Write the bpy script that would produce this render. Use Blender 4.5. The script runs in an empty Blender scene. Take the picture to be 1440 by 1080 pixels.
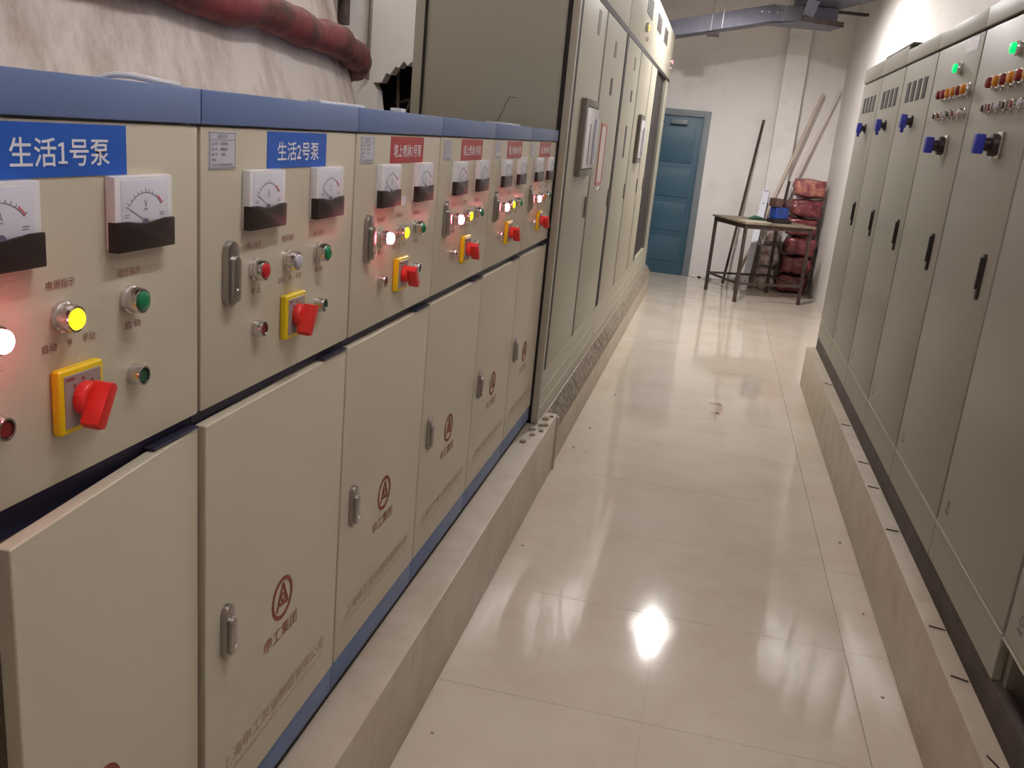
import bpy, bmesh, math, random
from mathutils import Vector, Matrix
random.seed(7)
PI = math.pi
scene = bpy.context.scene
COL = scene.collection

# ------------------------------------------------------------------ camera
cam_d = bpy.data.cameras.new('camera')
cam_d.sensor_width = 36.0
cam_d.lens = 31.93
cam_d.clip_start = 0.02
cam = bpy.data.objects.new('camera', cam_d)
COL.objects.link(cam)
_F = Vector((-0.18903579, 0.94442763, -0.26892736))
_R = Vector((0.97103652, 0.22053855, 0.09192833))
_U = Vector((-0.14612851, 0.24376055, 0.9587634))
cam.matrix_world = Matrix(((_R.x, _U.x, -_F.x, 0.76008), (_R.y, _U.y, -_F.y, -0.65146),
                           (_R.z, _U.z, -_F.z, 1.74718), (0, 0, 0, 1)))
scene.camera = cam

# ------------------------------------------------------------------ world, exposure
w = bpy.data.worlds.new('world'); scene.world = w; w.use_nodes = True
w.node_tree.nodes['Background'].inputs[0].default_value = (1, 0.98, 0.96, 1)
w.node_tree.nodes['Background'].inputs[1].default_value = 0.05
scene.view_settings.view_transform = 'Standard'
scene.view_settings.look = 'None'
scene.view_settings.gamma = 1.0
scene.view_settings.use_curve_mapping = False
scene.view_settings.exposure = 0.25
LAMP_POWER = {'near': 150.0, 'mid_fill': 34.0, 'rear_fill': 150.0, 'far': 1750.0}     # emission strengths: near tube, two added unseen fill tubes and the far shaded bulb

# ------------------------------------------------------------------ materials
def srgb(r, g, b):
    f = lambda c: (c / 255 / 12.92) if c / 255 <= 0.04045 else ((c / 255 + 0.055) / 1.055) ** 2.4
    return (f(r), f(g), f(b), 1)

MATS = {}
def mat(name, col, rough=0.5, metal=0.0, var=None, vscale=6.0, bump=0.0, bscale=60.0, emit=None, estr=0.0,
        spec=0.5, coords='object', stretch=(1, 1, 1), vlo=0.42, vhi=0.62, trans=0.0, coat=0.0):
    if name in MATS: return MATS[name]
    m = bpy.data.materials.new(name); m.use_nodes = True
    nt = m.node_tree; N = nt.nodes; L = nt.links
    b = N['Principled BSDF']
    b.inputs['Base Color'].default_value = col
    b.inputs['Roughness'].default_value = rough
    b.inputs['Metallic'].default_value = metal
    b.inputs['Specular IOR Level'].default_value = spec
    b.inputs['Transmission Weight'].default_value = trans
    b.inputs['Coat Weight'].default_value = coat
    if emit:
        b.inputs['Emission Color'].default_value = emit
        b.inputs['Emission Strength'].default_value = estr
    if var or bump:
        if coords == 'object':
            src = N.new('ShaderNodeTexCoord').outputs['Object']
        else:
            src = N.new('ShaderNodeNewGeometry').outputs['Position']
        mp = N.new('ShaderNodeMapping'); mp.inputs['Scale'].default_value = stretch
        L.new(src, mp.inputs['Vector'])
    if var:
        t = N.new('ShaderNodeTexNoise'); t.inputs['Scale'].default_value = vscale
        t.inputs['Detail'].default_value = 6; t.inputs['Roughness'].default_value = 0.62
        L.new(mp.outputs[0], t.inputs['Vector'])
        r = N.new('ShaderNodeValToRGB')
        r.color_ramp.elements[0].position = vlo; r.color_ramp.elements[1].position = vhi
        r.color_ramp.elements[0].color = col; r.color_ramp.elements[1].color = var
        L.new(t.outputs['Fac'], r.inputs['Fac']); L.new(r.outputs['Color'], b.inputs['Base Color'])
    if bump:
        t2 = N.new('ShaderNodeTexNoise'); t2.inputs['Scale'].default_value = bscale
        t2.inputs['Detail'].default_value = 3
        L.new(mp.outputs[0], t2.inputs['Vector'])
        bp = N.new('ShaderNodeBump'); bp.inputs['Strength'].default_value = bump
        bp.inputs['Distance'].default_value = 0.01
        L.new(t2.outputs['Fac'], bp.inputs['Height']); L.new(bp.outputs['Normal'], b.inputs['Normal'])
    MATS[name] = m
    return m

def stain_layer(m, col, scale, lo, hi, stretch=(1, 1, 1), amount=0.8, offset=(0, 0, 0)):
    """mix a stain colour with its own blotchy shape over the base colour"""
    nt = m.node_tree; N = nt.nodes; L = nt.links; b = N['Principled BSDF']
    g = N.new('ShaderNodeNewGeometry'); mp = N.new('ShaderNodeMapping')
    mp.inputs['Scale'].default_value = stretch; mp.inputs['Location'].default_value = offset
    L.new(g.outputs['Position'], mp.inputs['Vector'])
    t = N.new('ShaderNodeTexNoise'); t.inputs['Scale'].default_value = scale; t.inputs['Detail'].default_value = 7
    t.inputs['Roughness'].default_value = 0.7
    L.new(mp.outputs[0], t.inputs['Vector'])
    r = N.new('ShaderNodeMapRange'); r.inputs['From Min'].default_value = lo; r.inputs['From Max'].default_value = hi
    r.inputs['To Max'].default_value = amount
    L.new(t.outputs['Fac'], r.inputs['Value'])
    mx = N.new('ShaderNodeMix'); mx.data_type = 'RGBA'
    L.new(r.outputs[0], mx.inputs['Factor'])
    s = b.inputs['Base Color']
    if s.is_linked: L.new(s.links[0].from_socket, mx.inputs['A'])
    else: mx.inputs['A'].default_value = s.default_value
    mx.inputs['B'].default_value = col
    L.new(mx.outputs['Result'], s)
    return m

M_BEIGE = mat('beige_powder_coat', srgb(204, 195, 175), 0.40, bump=0.06, bscale=260)
M_BLUE = mat('blue_powder_coat', srgb(104, 126, 172), 0.45, bump=0.10, bscale=700)
M_GREY = mat('warm_grey_cabinet_paint', srgb(151, 147, 136), 0.42, bump=0.05, bscale=200)
M_TALL = mat('pale_olive_cabinet_paint', srgb(178, 174, 156), 0.42, bump=0.05, bscale=200)
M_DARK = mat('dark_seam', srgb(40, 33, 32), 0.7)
M_GAPSHADE = mat('grey_gap_shade', srgb(92, 88, 78), 0.7)
M_NAVY = mat('navy_gap_rail', srgb(44, 42, 66), 0.5)
M_BLACK = mat('black_plastic', srgb(40, 28, 28), 0.38)
M_CHROME = mat('chrome', srgb(215, 210, 208), 0.16, 1.0)
M_ZINC = mat('brushed_zinc', srgb(176, 172, 168), 0.3, 1.0)
M_WHITE = mat('white_plastic', srgb(236, 234, 238), 0.22)
M_DIAL = mat('dial_paper', srgb(226, 228, 240), 0.4)
M_YEL = mat('yellow_plastic', srgb(238, 205, 20), 0.35)
M_RED = mat('red_knob_plastic', srgb(222, 52, 46), 0.35)
M_SWG = mat('grey_switch_plate', srgb(158, 146, 142), 0.4)
M_INK = mat('maroon_print', srgb(140, 62, 52), 0.6)
M_INKP = mat('faded_maroon_print', srgb(180, 152, 128), 0.6)
M_INKD = mat('dark_print', srgb(70, 62, 84), 0.6)
M_INKS = mat('grey_scale_print', srgb(118, 112, 136), 0.6)
M_INKR = mat('red_scale_print', srgb(214, 120, 126), 0.6)
M_SBLUE = mat('blue_sign', srgb(38, 96, 196), 0.4)
M_SRED = mat('red_sign', srgb(176, 48, 52), 0.4)
M_SWHITE = mat('sign_white', srgb(240, 238, 246), 0.4)
M_PLATE = mat('nameplate_paper', srgb(204, 204, 216), 0.35)
M_L_RED = mat('red_lens', srgb(205, 40, 48), 0.2)
M_L_DRED = mat('dark_red_lens', srgb(130, 40, 38), 0.25)
M_L_GRN = mat('green_lens', srgb(30, 130, 84), 0.2)
M_L_DGRN = mat('dark_green_lens', srgb(36, 84, 62), 0.25)
M_L_WHT = mat('milky_lens', srgb(196, 190, 206), 0.25)
M_L_REDON = mat('lit_red_lens', srgb(255, 70, 90), 0.2, emit=(1.0, 0.10, 0.16, 1), estr=55)
M_L_REDDIM = mat('softly_lit_red_lens', srgb(255, 70, 90), 0.2, emit=(1.0, 0.16, 0.20, 1), estr=4)
M_L_YELON = mat('lit_yellow_lens', srgb(240, 230, 30), 0.2, emit=(1.0, 0.86, 0.02, 1), estr=1.0)
M_L_GRNON = mat('lit_green_lens', srgb(20, 220, 110), 0.2, emit=(0.0, 0.80, 0.24, 1), estr=0.7)
M_L_ORNON = mat('lit_orange_lens', srgb(250, 160, 30), 0.2, emit=(1.0, 0.42, 0.04, 1), estr=3.0)
M_L_ORN = mat('orange_lens', srgb(206, 130, 32), 0.25)
M_KNOB = mat('blue_knob_plastic', srgb(58, 66, 178), 0.35)
M_BULB = {k: mat('bulb_' + k, (1, 1, 1, 1), 0.4, emit=(1.0, 0.96, 0.95, 1), estr=v) for k, v in LAMP_POWER.items()}
M_TRAY = mat('galvanised_tray', srgb(112, 112, 126), 0.45, 0.5, var=srgb(98, 98, 112), vscale=3)
M_CEIL = mat('ceiling_white', srgb(240, 236, 232), 0.8)
M_WALL = stain_layer(mat('white_plaster', srgb(238, 233, 230), 0.75, bump=0.10, bscale=14, coords='world'),
                     srgb(205, 194, 184), 1.3, 0.52, 0.75, amount=0.55)
M_HOLE = mat('dark_broken_brick', srgb(58, 44, 42), 0.9, var=srgb(34, 26, 28), vscale=14, bump=0.8, bscale=18)
M_TILE = mat('polished_floor_tile', srgb(224, 214, 200), 0.065, var=srgb(216, 204, 186), vscale=2.2, coords='world', coat=0.0)
stain_layer(M_TILE, srgb(176, 158, 134), 2.6, 0.60, 0.80, amount=0.45)
M_GROUT = mat('floor_grout', srgb(196, 182, 164), 0.6)
M_KERB = stain_layer(mat('kerb_cream_paint', srgb(196, 184, 166), 0.42, var=srgb(184, 170, 150), vscale=5, coords='world'),
                     srgb(140, 116, 92), 3.0, 0.58, 0.80, amount=0.7)
M_CHANNEL = mat('dark_steel_channel', srgb(84, 72, 68), 0.6, var=srgb(66, 56, 54), vscale=9)
M_DOOR = mat('teal_blue_door', srgb(56, 90, 110), 0.45, var=srgb(50, 86, 104), vscale=4)
M_DFRAME = mat('door_frame_grey', srgb(120, 128, 134), 0.5)
M_RUST = mat('rusty_steel', srgb(76, 60, 52), 0.7, var=srgb(52, 40, 36), vscale=20)
M_TANK = stain_layer(mat('stained_plaster_shell', srgb(240, 230, 222), 0.7, bump=0.3, bscale=9, coords='world'),
                     srgb(158, 132, 112), 2.6, 0.47, 0.70, stretch=(1.8, 1.8, 0.45), amount=0.8)
stain_layer(M_TANK, srgb(96, 80, 72), 8.0, 0.62, 0.74, stretch=(1.8, 1.8, 0.5), amount=0.7, offset=(3, 1, 0))
M_PIPE = mat('maroon_wrapped_pipe', srgb(142, 66, 64), 0.55, var=srgb(92, 56, 50), vscale=9, bump=0.9, bscale=16)
M_BAG = mat('maroon_plastic_bag', srgb(98, 36, 42), 0.2, var=srgb(134, 72, 76), vscale=11, bump=0.9, bscale=16)
M_BAGT = mat('pink_plastic_bag', srgb(132, 62, 76), 0.22, var=srgb(190, 128, 108), vscale=9, bump=0.9, bscale=16)
M_SILV = mat('clear_plastic_bag', srgb(206, 192, 188), 0.2, var=srgb(126, 96, 92), vscale=10, bump=1.0, bscale=14)

# ------------------------------------------------------------------ mesh helpers
class MB:
    def __init__(s): s.v = []; s.f = []
    def add(s, vs, fs):
        o = len(s.v); s.v += [tuple(p) for p in vs]; s.f += [tuple(i + o for i in f) for f in fs]; return s
    def box(s, x0, x1, y0, y1, z0, z1):
        return s.add([(x0, y0, z0), (x1, y0, z0), (x1, y1, z0), (x0, y1, z0), (x0, y0, z1), (x1, y0, z1), (x1, y1, z1), (x0, y1, z1)],
                     [(0, 3, 2, 1), (4, 5, 6, 7), (0, 1, 5, 4), (1, 2, 6, 5), (2, 3, 7, 6), (3, 0, 4, 7)])
    def bar(s, p0, p1, wd, ht):
        """rectangular bar between two points"""
        p0 = Vector(p0); p1 = Vector(p1); d = (p1 - p0).normalized()
        a = d.cross(Vector((0, 0, 1)))
        if a.length < 0.05: a = d.cross(Vector((0, 1, 0)))
        a.normalize(); b = a.cross(d).normalized(); a *= wd / 2; b *= ht / 2
        vs = [p + q for p in (p0, p1) for q in (-a - b, a - b, a + b, -a + b)]
        return s.add(vs, [(0, 3, 2, 1), (4, 5, 6, 7), (0, 1, 5, 4), (1, 2, 6, 5), (2, 3, 7, 6), (3, 0, 4, 7)])
    def tube(s, pts, r, n=10, caps=True):
        pts = [Vector(p) for p in pts]; rr = r if isinstance(r, (list, tuple)) else [r] * len(pts)
        vs = []; fs = []; pa = None
        for i, p in enumerate(pts):
            d = (pts[min(i + 1, len(pts) - 1)] - pts[max(i - 1, 0)]).normalized()
            if pa is None:
                a = d.cross(Vector((0, 0, 1)))
                if a.length < 0.05: a = d.cross(Vector((0, 1, 0)))
            else: a = pa - d * pa.dot(d)
            a.normalize(); pa = a; b = d.cross(a)
            for k in range(n):
                t = 2 * PI * k / n; vs.append(p + (a * math.cos(t) + b * math.sin(t)) * rr[i])
        for i in range(len(pts) - 1):
            for k in range(n):
                k2 = (k + 1) % n; fs.append((i * n + k, i * n + k2, (i + 1) * n + k2, (i + 1) * n + k))
        if caps:
            fs.append(tuple(reversed(range(n)))); fs.append(tuple((len(pts) - 1) * n + k for k in range(n)))
        return s.add(vs, fs)
    def lathe_x(s, prof, n=20, y=0, z=0):
        """prof: (x, r) along the +x axis"""
        vs = []; fs = []
        for (x, r) in prof:
            for k in range(n):
                t = 2 * PI * k / n; vs.append((x, y + r * math.cos(t), z + r * math.sin(t)))
        for i in range(len(prof) - 1):
            for k in range(n):
                k2 = (k + 1) % n; fs.append((i * n + k, i * n + k2, (i + 1) * n + k2, (i + 1) * n + k))
        fs.append(tuple(reversed(range(n)))); fs.append(tuple((len(prof) - 1) * n + k for k in range(n)))
        return s.add(vs, fs)
    def lathe_z(s, prof, n=48, c=(0, 0)):
        vs = []; fs = []
        for (r, z) in prof:
            for k in range(n):
                t = 2 * PI * k / n; vs.append((c[0] + r * math.cos(t), c[1] + r * math.sin(t), z))
        for i in range(len(prof) - 1):
            for k in range(n):
                k2 = (k + 1) % n; fs.append((i * n + k, i * n + k2, (i + 1) * n + k2, (i + 1) * n + k))
        fs.append(tuple(reversed(range(n)))); fs.append(tuple((len(prof) - 1) * n + k for k in range(n)))
        return s.add(vs, fs)
    def prism_x(s, poly, x0, x1):
        """polygon in (y, z), counter-clockwise seen from +x, extruded from x0 to x1"""
        n = len(poly)
        vs = [(x0, p[0], p[1]) for p in poly] + [(x1, p[0], p[1]) for p in poly]
        fs = [tuple(reversed(range(n))), tuple(range(n, 2 * n))]
        for k in range(n):
            k2 = (k + 1) % n; fs.append((k, k2, n + k2, n + k))
        return s.add(vs, fs)
    def stroke_x(s, pts, wd, x0, x1):
        """flat polyline stroke in the yz plane with a small thickness"""
        for a, b in zip(pts[:-1], pts[1:]):
            d = Vector((b[0] - a[0], b[1] - a[1]))
            if d.length < 1e-6: continue
            d.normalize(); q = Vector((-d.y, d.x)) * wd / 2
            s.prism_x([(a[0] - q.x, a[1] - q.y), (b[0] - q.x, b[1] - q.y), (b[0] + q.x, b[1] + q.y), (a[0] + q.x, a[1] + q.y)], x0, x1)
        return s
    def ring_x(s, cy, cz, r0, r1, x0, x1, a0=0, a1=2 * PI, n=36):
        for k in range(n):
            t0 = a0 + (a1 - a0) * k / n; t1 = a0 + (a1 - a0) * (k + 1) / n
            s.prism_x([(cy + r0 * math.cos(t0), cz + r0 * math.sin(t0)), (cy + r1 * math.cos(t0), cz + r1 * math.sin(t0)),
                       (cy + r1 * math.cos(t1), cz + r1 * math.sin(t1)), (cy + r0 * math.cos(t1), cz + r0 * math.sin(t1))], x0, x1)
        return s
    def mesh(s, name, bev=0.0, seg=2, smooth=True, fix=False):
        m = bpy.data.meshes.new(name); m.from_pydata(s.v, [], s.f)
        if bev or fix:
            b = bmesh.new(); b.from_mesh(m)
            if fix: bmesh.ops.recalc_face_normals(b, faces=b.faces[:])
            if bev:
                ed = [e for e in b.edges if len(e.link_faces) == 2 and e.calc_face_angle(0) > 0.6]
                bmesh.ops.bevel(b, geom=ed, offset=bev, segments=seg, profile=0.6, affect='EDGES', clamp_overlap=True)
            b.to_mesh(m); b.free()
        if smooth:
            m.polygons.foreach_set('use_smooth', [True] * len(m.polygons))
            m.set_sharp_from_angle(angle=math.radians(32))
        m.update()
        return m

CACHE = {}
def cached(key, fn):
    if key not in CACHE: CACHE[key] = fn()
    return CACHE[key]

def obj(name, mesh, material, parent=None, loc=(0, 0, 0), rot=(0, 0, 0), label=None, cat=None, group=None, kind=None):
    if isinstance(mesh, MB): mesh = mesh.mesh(name)
    if not mesh.materials: mesh.materials.append(material)
    o = bpy.data.objects.new(name, mesh); COL.objects.link(o)
    if mesh.materials[0] is not material:
        o.material_slots[0].link = 'OBJECT'; o.material_slots[0].material = material
    o.location = loc; o.rotation_euler = rot
    if parent: o.parent = parent
    if label: o['label'] = label
    if cat: o['category'] = cat
    if group: o['group'] = group
    if kind: o['kind'] = kind
    return o

def thing(name, label, cat, loc=(0, 0, 0), rotz=0.0, group=None):
    o = bpy.data.objects.new(name, None); COL.objects.link(o); o.empty_display_size = 0.05
    o.location = loc; o.rotation_euler = (0, 0, rotz); o['label'] = label; o['category'] = cat
    if group: o['group'] = group
    return o

_tc = bpy.data.curves.new('text_source', 'FONT'); _to = bpy.data.objects.new('text_source', _tc); COL.objects.link(_to)
def text_raw(s, res=2, bold=0.0):
    _tc.body = s; _tc.offset = bold; _tc.resolution_u = res
    dg = bpy.context.evaluated_depsgraph_get(); dg.update()
    me = bpy.data.meshes.new_from_object(_to.evaluated_get(dg))
    vs = [tuple(v.co) for v in me.vertices]; fs = [tuple(p.vertices) for p in me.polygons]
    bpy.data.meshes.remove(me)
    return vs, fs
def text_into(mb, s, yc, zc, width, height, x, res=2, bold=0.0):
    """lettering lying in the yz plane facing +x, fitted to width by height about its centre"""
    vs, fs = text_raw(s, res, bold)
    x0 = min(v[0] for v in vs); x1 = max(v[0] for v in vs); y0 = min(v[1] for v in vs); y1 = max(v[1] for v in vs)
    if '1' in s and bold:      # slab foot under the digit one, as on the printed sign
        i = s.index('1'); w0 = max(v[0] for v in text_raw(s[:i], res, bold)[0]); w1 = max(v[0] for v in text_raw(s[:i + 1], res, bold)[0])
        o = len(vs); a, b, c, d = w0 + 0.06, w1 + 0.14, y0 + 0.09, y0 + 0.17
        g1 = w1 - 0.06; t1 = y0 + 0.80
        vs = vs + [(a, c, 1), (b, c, 1), (b, d, 1), (a, d, 1), (g1 - 0.20, t1 - 0.16, 1), (g1, t1 - 0.10, 1), (g1, t1, 1), (g1 - 0.20, t1 - 0.08, 1)]; fs = fs + [(o, o + 1, o + 2, o + 3), (o + 4, o + 5, o + 6, o + 7)]
    mb.add([(x + 0.0003 * v[2], yc + ((v[0] - x0) / (x1 - x0) - 0.5) * width, zc + ((v[1] - y0) / (y1 - y0) - 0.5) * height) for v in vs], fs)
    return mb
def text_mesh(key, items, x):
    def mk():
        mb = MB()
        for it in items: text_into(mb, it[0], it[1], it[2], it[3], it[4], x, bold=it[5] if len(it) > 5 else 0.0)
        return mb.mesh(key, smooth=False)
    return cached(key, mk)

# ------------------------------------------------------------------ room shell
XL, XR, YF, YB, ZC = -5.0, 2.15, -3.0, 12.356, 4.1
W_ = 0.61
KZ = 0.317            # kerb top
TILE = 0.6958

def struct(name, mb, m, parent=None, label=None, **k):
    return obj(name, mb.mesh(name, **k) if isinstance(mb, MB) else mb, m, parent, kind=None if parent else 'structure', label=label)

floor = struct('floor', MB().box(XL, XR, YF, YB, -0.12, -0.006), M_GROUT, label='cream polished tile floor of the aisle')
tx = [0.7708 + TILE * i for i in range(-2, 3)]
ty = [1.8697 + TILE * i for i in range(-3, 16)]
g = 0.0008
for i in range(len(tx) - 1):
    for j in range(len(ty) - 1):
        x1 = min(tx[i + 1], XR); y1 = min(ty[j + 1], YB)
        if x1 - tx[i] < 0.05 or y1 - ty[j] < 0.05: continue
        key = ('tile', round(x1 - tx[i], 3), round(y1 - ty[j], 3))
        me = cached(key, lambda: MB().box(g, x1 - tx[i] - g, g, y1 - ty[j] - g, -0.01, 0).mesh('tile'))
        obj('floor_tile', me, M_TILE, floor, (tx[i], ty[j], 0))
struct('ceiling', MB().box(XL, XR, YF, YB, ZC, ZC + 0.15), M_CEIL, label='white ceiling')
struct('wall_right', MB().box(XR, XR + 0.15, YF, YB + 0.15, 0, ZC), M_WALL, label='white plaster wall behind the grey cabinets')
struct('wall_left', MB().box(XL - 0.15, XL, YF, YB + 0.15, 0, ZC), M_WALL, label='white plaster wall far left')
struct('wall_front', MB().box(XL, XR, YF - 0.15, YF, 0, ZC), M_WALL, label='white plaster wall at the near end')
struct('wall_end', MB().box(XL, XR, YB, YB + 0.15, 0, ZC), M_WALL, label='white plaster wall at the end of the aisle')
# pilaster on the end wall, boxed beam high on the right wall
struct('trim_1', MB().box(1.36, 1.64, YB - 0.17, YB, 0, ZC).mesh('trim', bev=0.01), M_WALL, label='white plaster pilaster on the end wall')
struct('trim_2', MB().box(1.95, XR, YF, 5.1, 2.47, ZC).mesh('trim', bev=0.01), M_WALL, label='plaster bulkhead above the grey cabinets')

# back wall with a broken hole (cross wall behind the tank)
def cross_wall():
    b = bmesh.new(); yw = 6.0
    outer = [(XL, 0), (-0.72, 0), (-0.72, ZC), (XL, ZC)]
    hole = [(-1.50, 1.2), (-1.50, 2.13), (-1.54, 2.15), (-1.57, 2.12), (-1.60, 2.15), (-1.635, 2.10), (-1.66, 2.11), (-1.70, 2.05),
            (-1.73, 2.06), (-1.765, 1.99), (-1.83, 1.985), (-1.80, 1.93), (-1.79, 1.85), (-1.77, 1.75), (-1.78, 1.5), (-1.74, 1.2)]
    for loop in (outer, hole):
        vs = [b.verts.new((p[0], yw, p[1])) for p in loop]
        for i in range(len(vs)): b.edges.new((vs[i], vs[(i + 1) % len(vs)]))
    r = bmesh.ops.triangle_fill(b, use_beauty=True, use_dissolve=False, edges=b.edges[:])
    bmesh.ops.recalc_face_normals(b, faces=b.faces[:])
    ex = bmesh.ops.extrude_face_region(b, geom=b.faces[:])
    for e in ex['geom']:
        if isinstance(e, bmesh.types.BMVert): e.co.y += 0.12
    bmesh.ops.recalc_face_normals(b, faces=b.faces[:])
    m = bpy.data.meshes.new('wall_back'); b.to_mesh(m); b.free(); return m
wb = struct('wall_back', cross_wall(), M_WALL, label='white plaster wall with a broken dark hole behind the tank')
niche = MB().box(-2.1, -1.2, 6.45, 6.5, 0.9, 2.5).box(-2.1, -2.05, 6.12, 6.45, .9, 2.5).box(-1.25, -1.2, 6.12, 6.45, .9, 2.5)
niche.box(-2.1, -1.2, 6.12, 6.45, 2.45, 2.5).box(-2.1, -1.2, 6.12, 6.45, .9, .95)
struct('wall_cavity', niche, M_HOLE, wb)
for k, pts in enumerate([[(-1.72, 6.2, 1.3), (-1.70, 6.22, 1.7), (-1.71, 6.2, 2.1)], [(-1.66, 6.2, 1.3), (-1.65, 6.2, 1.75), (-1.60, 6.2, 1.88), (-1.5, 6.2, 1.92)],
                         [(-1.58, 6.25, 1.3), (-1.585, 6.22, 1.9), (-1.575, 6.22, 2.2)], [(-1.75, 6.3, 1.86), (-1.6, 6.25, 1.9), (-1.4, 6.25, 1.84)]]):
    obj('cavity_cable', MB().tube(pts, 0.012, 6), mat('dusty_cable', srgb(110, 94, 88), 0.8), wb)

# kerbs on which the rows stand
def kerb(name, x0, x1, y0, y1, label):
    return struct(name, MB().box(x0, x1, y0, y1, 0, KZ).mesh(name, bev=0.006), M_KERB, label=label)
kerb('trim_3', -0.75, 0.105, YF + 0.02, 3.93, 'cream painted kerb under the beige pump cabinets')
def prism_y(poly, y0, y1, name):
    n = len(poly); vs = [(p[0], y0, p[1]) for p in poly] + [(p[0], y1, p[1]) for p in poly]
    fs = [tuple(range(n)), tuple(reversed(range(n, 2 * n)))] + [(k, n + k, n + (k + 1) % n, (k + 1) % n) for k in range(n)]
    return MB().add(vs, fs).mesh(name, fix=True, bev=0.004)
kt = struct('trim_4', prism_y([(-0.75, 0), (0.098, 0), (0.098, 0.225), (0.045, 0.310), (-0.75, 0.317)], 3.955, 10.55, 'kerb'), M_KERB, label='dirty cream kerb under the tall cabinets')
M_MORT = stain_layer(mat('crumbly_mortar', srgb(158, 148, 132), 0.9, var=srgb(118, 106, 92), vscale=22, bump=1.0, bscale=30, coords='world'), srgb(84, 74, 64), 9.0, 0.55, 0.68, amount=0.8)
struct('mortar_fillet', prism_y([(0.040, 0.300), (0.100, 0.205), (0.103, 0.225), (0.046, 0.3165)], 3.96, 10.54, 'fillet'), M_MORT, kt)
struct('kerb_end_strip', MB().box(0.085, 0.114, 3.928, 3.956, 0, KZ - 0.02).mesh('strip', bev=0.004), M_TALL, kt)
kerb('trim_5', 1.6217, XR - 0.02, YF + 0.02, 6.72, 'cream painted kerb under the grey cabinets')

# end wall door
d1 = struct('door_1', MB().box(-0.45, 0.44, 12.27, 12.31, 0.0, 2.13).mesh('door_1', bev=0.004), M_DOOR, label='teal blue panelled door at the end of the aisle')
fr = MB().box(0.44, 0.53, 12.24, 12.354, 0, 2.215).box(-0.54, -0.45, 12.24, 12.354, 0, 2.215).box(-0.45, 0.44, 12.24, 12.354, 2.13, 2.215)
obj('door_frame', fr.mesh('door_frame', bev=0.004), M_DFRAME, d1)
for z0, z1 in ((0.18, 0.52), (0.6, 0.98), (1.06, 1.44), (1.52, 1.98)):
    obj('door_panel', MB().box(-0.36, 0.36, 12.258, 12.272, z0, z1).mesh('door_panel', bev=0.006), M_DOOR, d1)
obj('door_closer', MB().box(0.02, 0.24, 12.20, 12.27, 2.02, 2.08).mesh('closer', bev=0.006), mat('closer_grey', srgb(120, 130, 138), 0.4), d1)

# ------------------------------------------------------------------ pendant lamps
M_SHADE = mat('white_enamel_shade', srgb(232, 232, 228), 0.35)
def pendant(x, y, z, key, label, shade=False):
    t = thing('pendant_lamp', label, 'lamp', (x, y, z), group=None)
    pr = [(0.001, -0.058), (0.026, -0.053), (0.048, -0.034), (0.059, 0.0), (0.05, 0.032), (0.034, 0.058), (0.022, 0.095)]
    obj('bulb', MB().lathe_z(pr, 20).mesh('bulb'), M_BULB[key], t)
    if shade:
        sh = [(0.03, 0.12), (0.07, 0.112), (0.17, 0.05), (0.262, -0.066), (0.260, -0.070), (0.257, -0.066), (0.166, 0.046), (0.066, 0.107), (0.03, 0.114)]
        obj('lamp_shade', MB().lathe_z(sh, 40).mesh('shade'), M_SHADE, t)
    obj('socket', MB().lathe_z([(0.024, 0.095), (0.026, 0.10), (0.026, 0.16), (0.012, 0.18)], 16).mesh('socket'), M_BLACK, t)
    obj('cord', MB().tube([(0, 0, 0.18), (0, 0, ZC - z)], 0.004, 6).mesh('cord'), M_BLACK, t)
pendant(0.75, 8.6, 3.5, 'far', 'shaded pendant lamp hanging over the far end of the aisle', True)
def batten(x, y, z, key, label, rz=0.0):
    t = thing('fluorescent_batten', label, 'lamp', (x, y, z), rz, group='fluorescent battens')
    obj('housing', MB().box(-0.035, 0.035, -0.63, 0.63, 0.03, 0.075).mesh('housing', bev=0.004), M_WHITE, t)
    obj('tube', MB().tube([(0, -0.59, 0), (0, 0.59, 0)], 0.014, 12).mesh('tube'), M_BULB[key], t)
    for sgn in (-1, 1):
        obj('lamp_holder', MB().box(-0.014, 0.014, sgn * 0.605 - 0.012, sgn * 0.605 + 0.012, -0.02, 0.032).mesh('lh', bev=0.003), M_WHITE, t)
        obj('hanger_rod', MB().tube([(0, sgn * 0.4, 0.075), (0, sgn * 0.4, ZC - z - .002)], 0.004, 6).mesh('hr'), M_ZINC, t)
batten(0.95, 0.7, 3.55, 'near', 'fluorescent batten hanging over the near end of the aisle')
batten(0.95, 4.3, 3.55, 'mid_fill', 'added fill batten out of view over the middle of the aisle')  # added fill tube, unseen, to light the middle of the aisle
batten(-0.55, 5.0, 3.6, 'rear_fill', 'added fill batten out of view near the tank, behind the tall cabinets')  # added fill tube, unseen, to brighten the tank and back wall

# ------------------------------------------------------------------ beige pump cabinets (left row)
def rbox(key, a, bev=0.003, seg=2):
    return cached(key, lambda: MB().box(*a).mesh(str(key), bev=bev, seg=seg))

def slot_poly(cy, cz, hw, hh, n=8):
    p = []
    for k in range(n + 1): t = PI * k / n; p.append((cy + hw * math.cos(t), cz + hh - hw + hw * math.sin(t)))
    for k in range(n + 1): t = PI + PI * k / n; p.append((cy + hw * math.cos(t), cz - hh + hw + hw * math.sin(t)))
    return p

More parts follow.
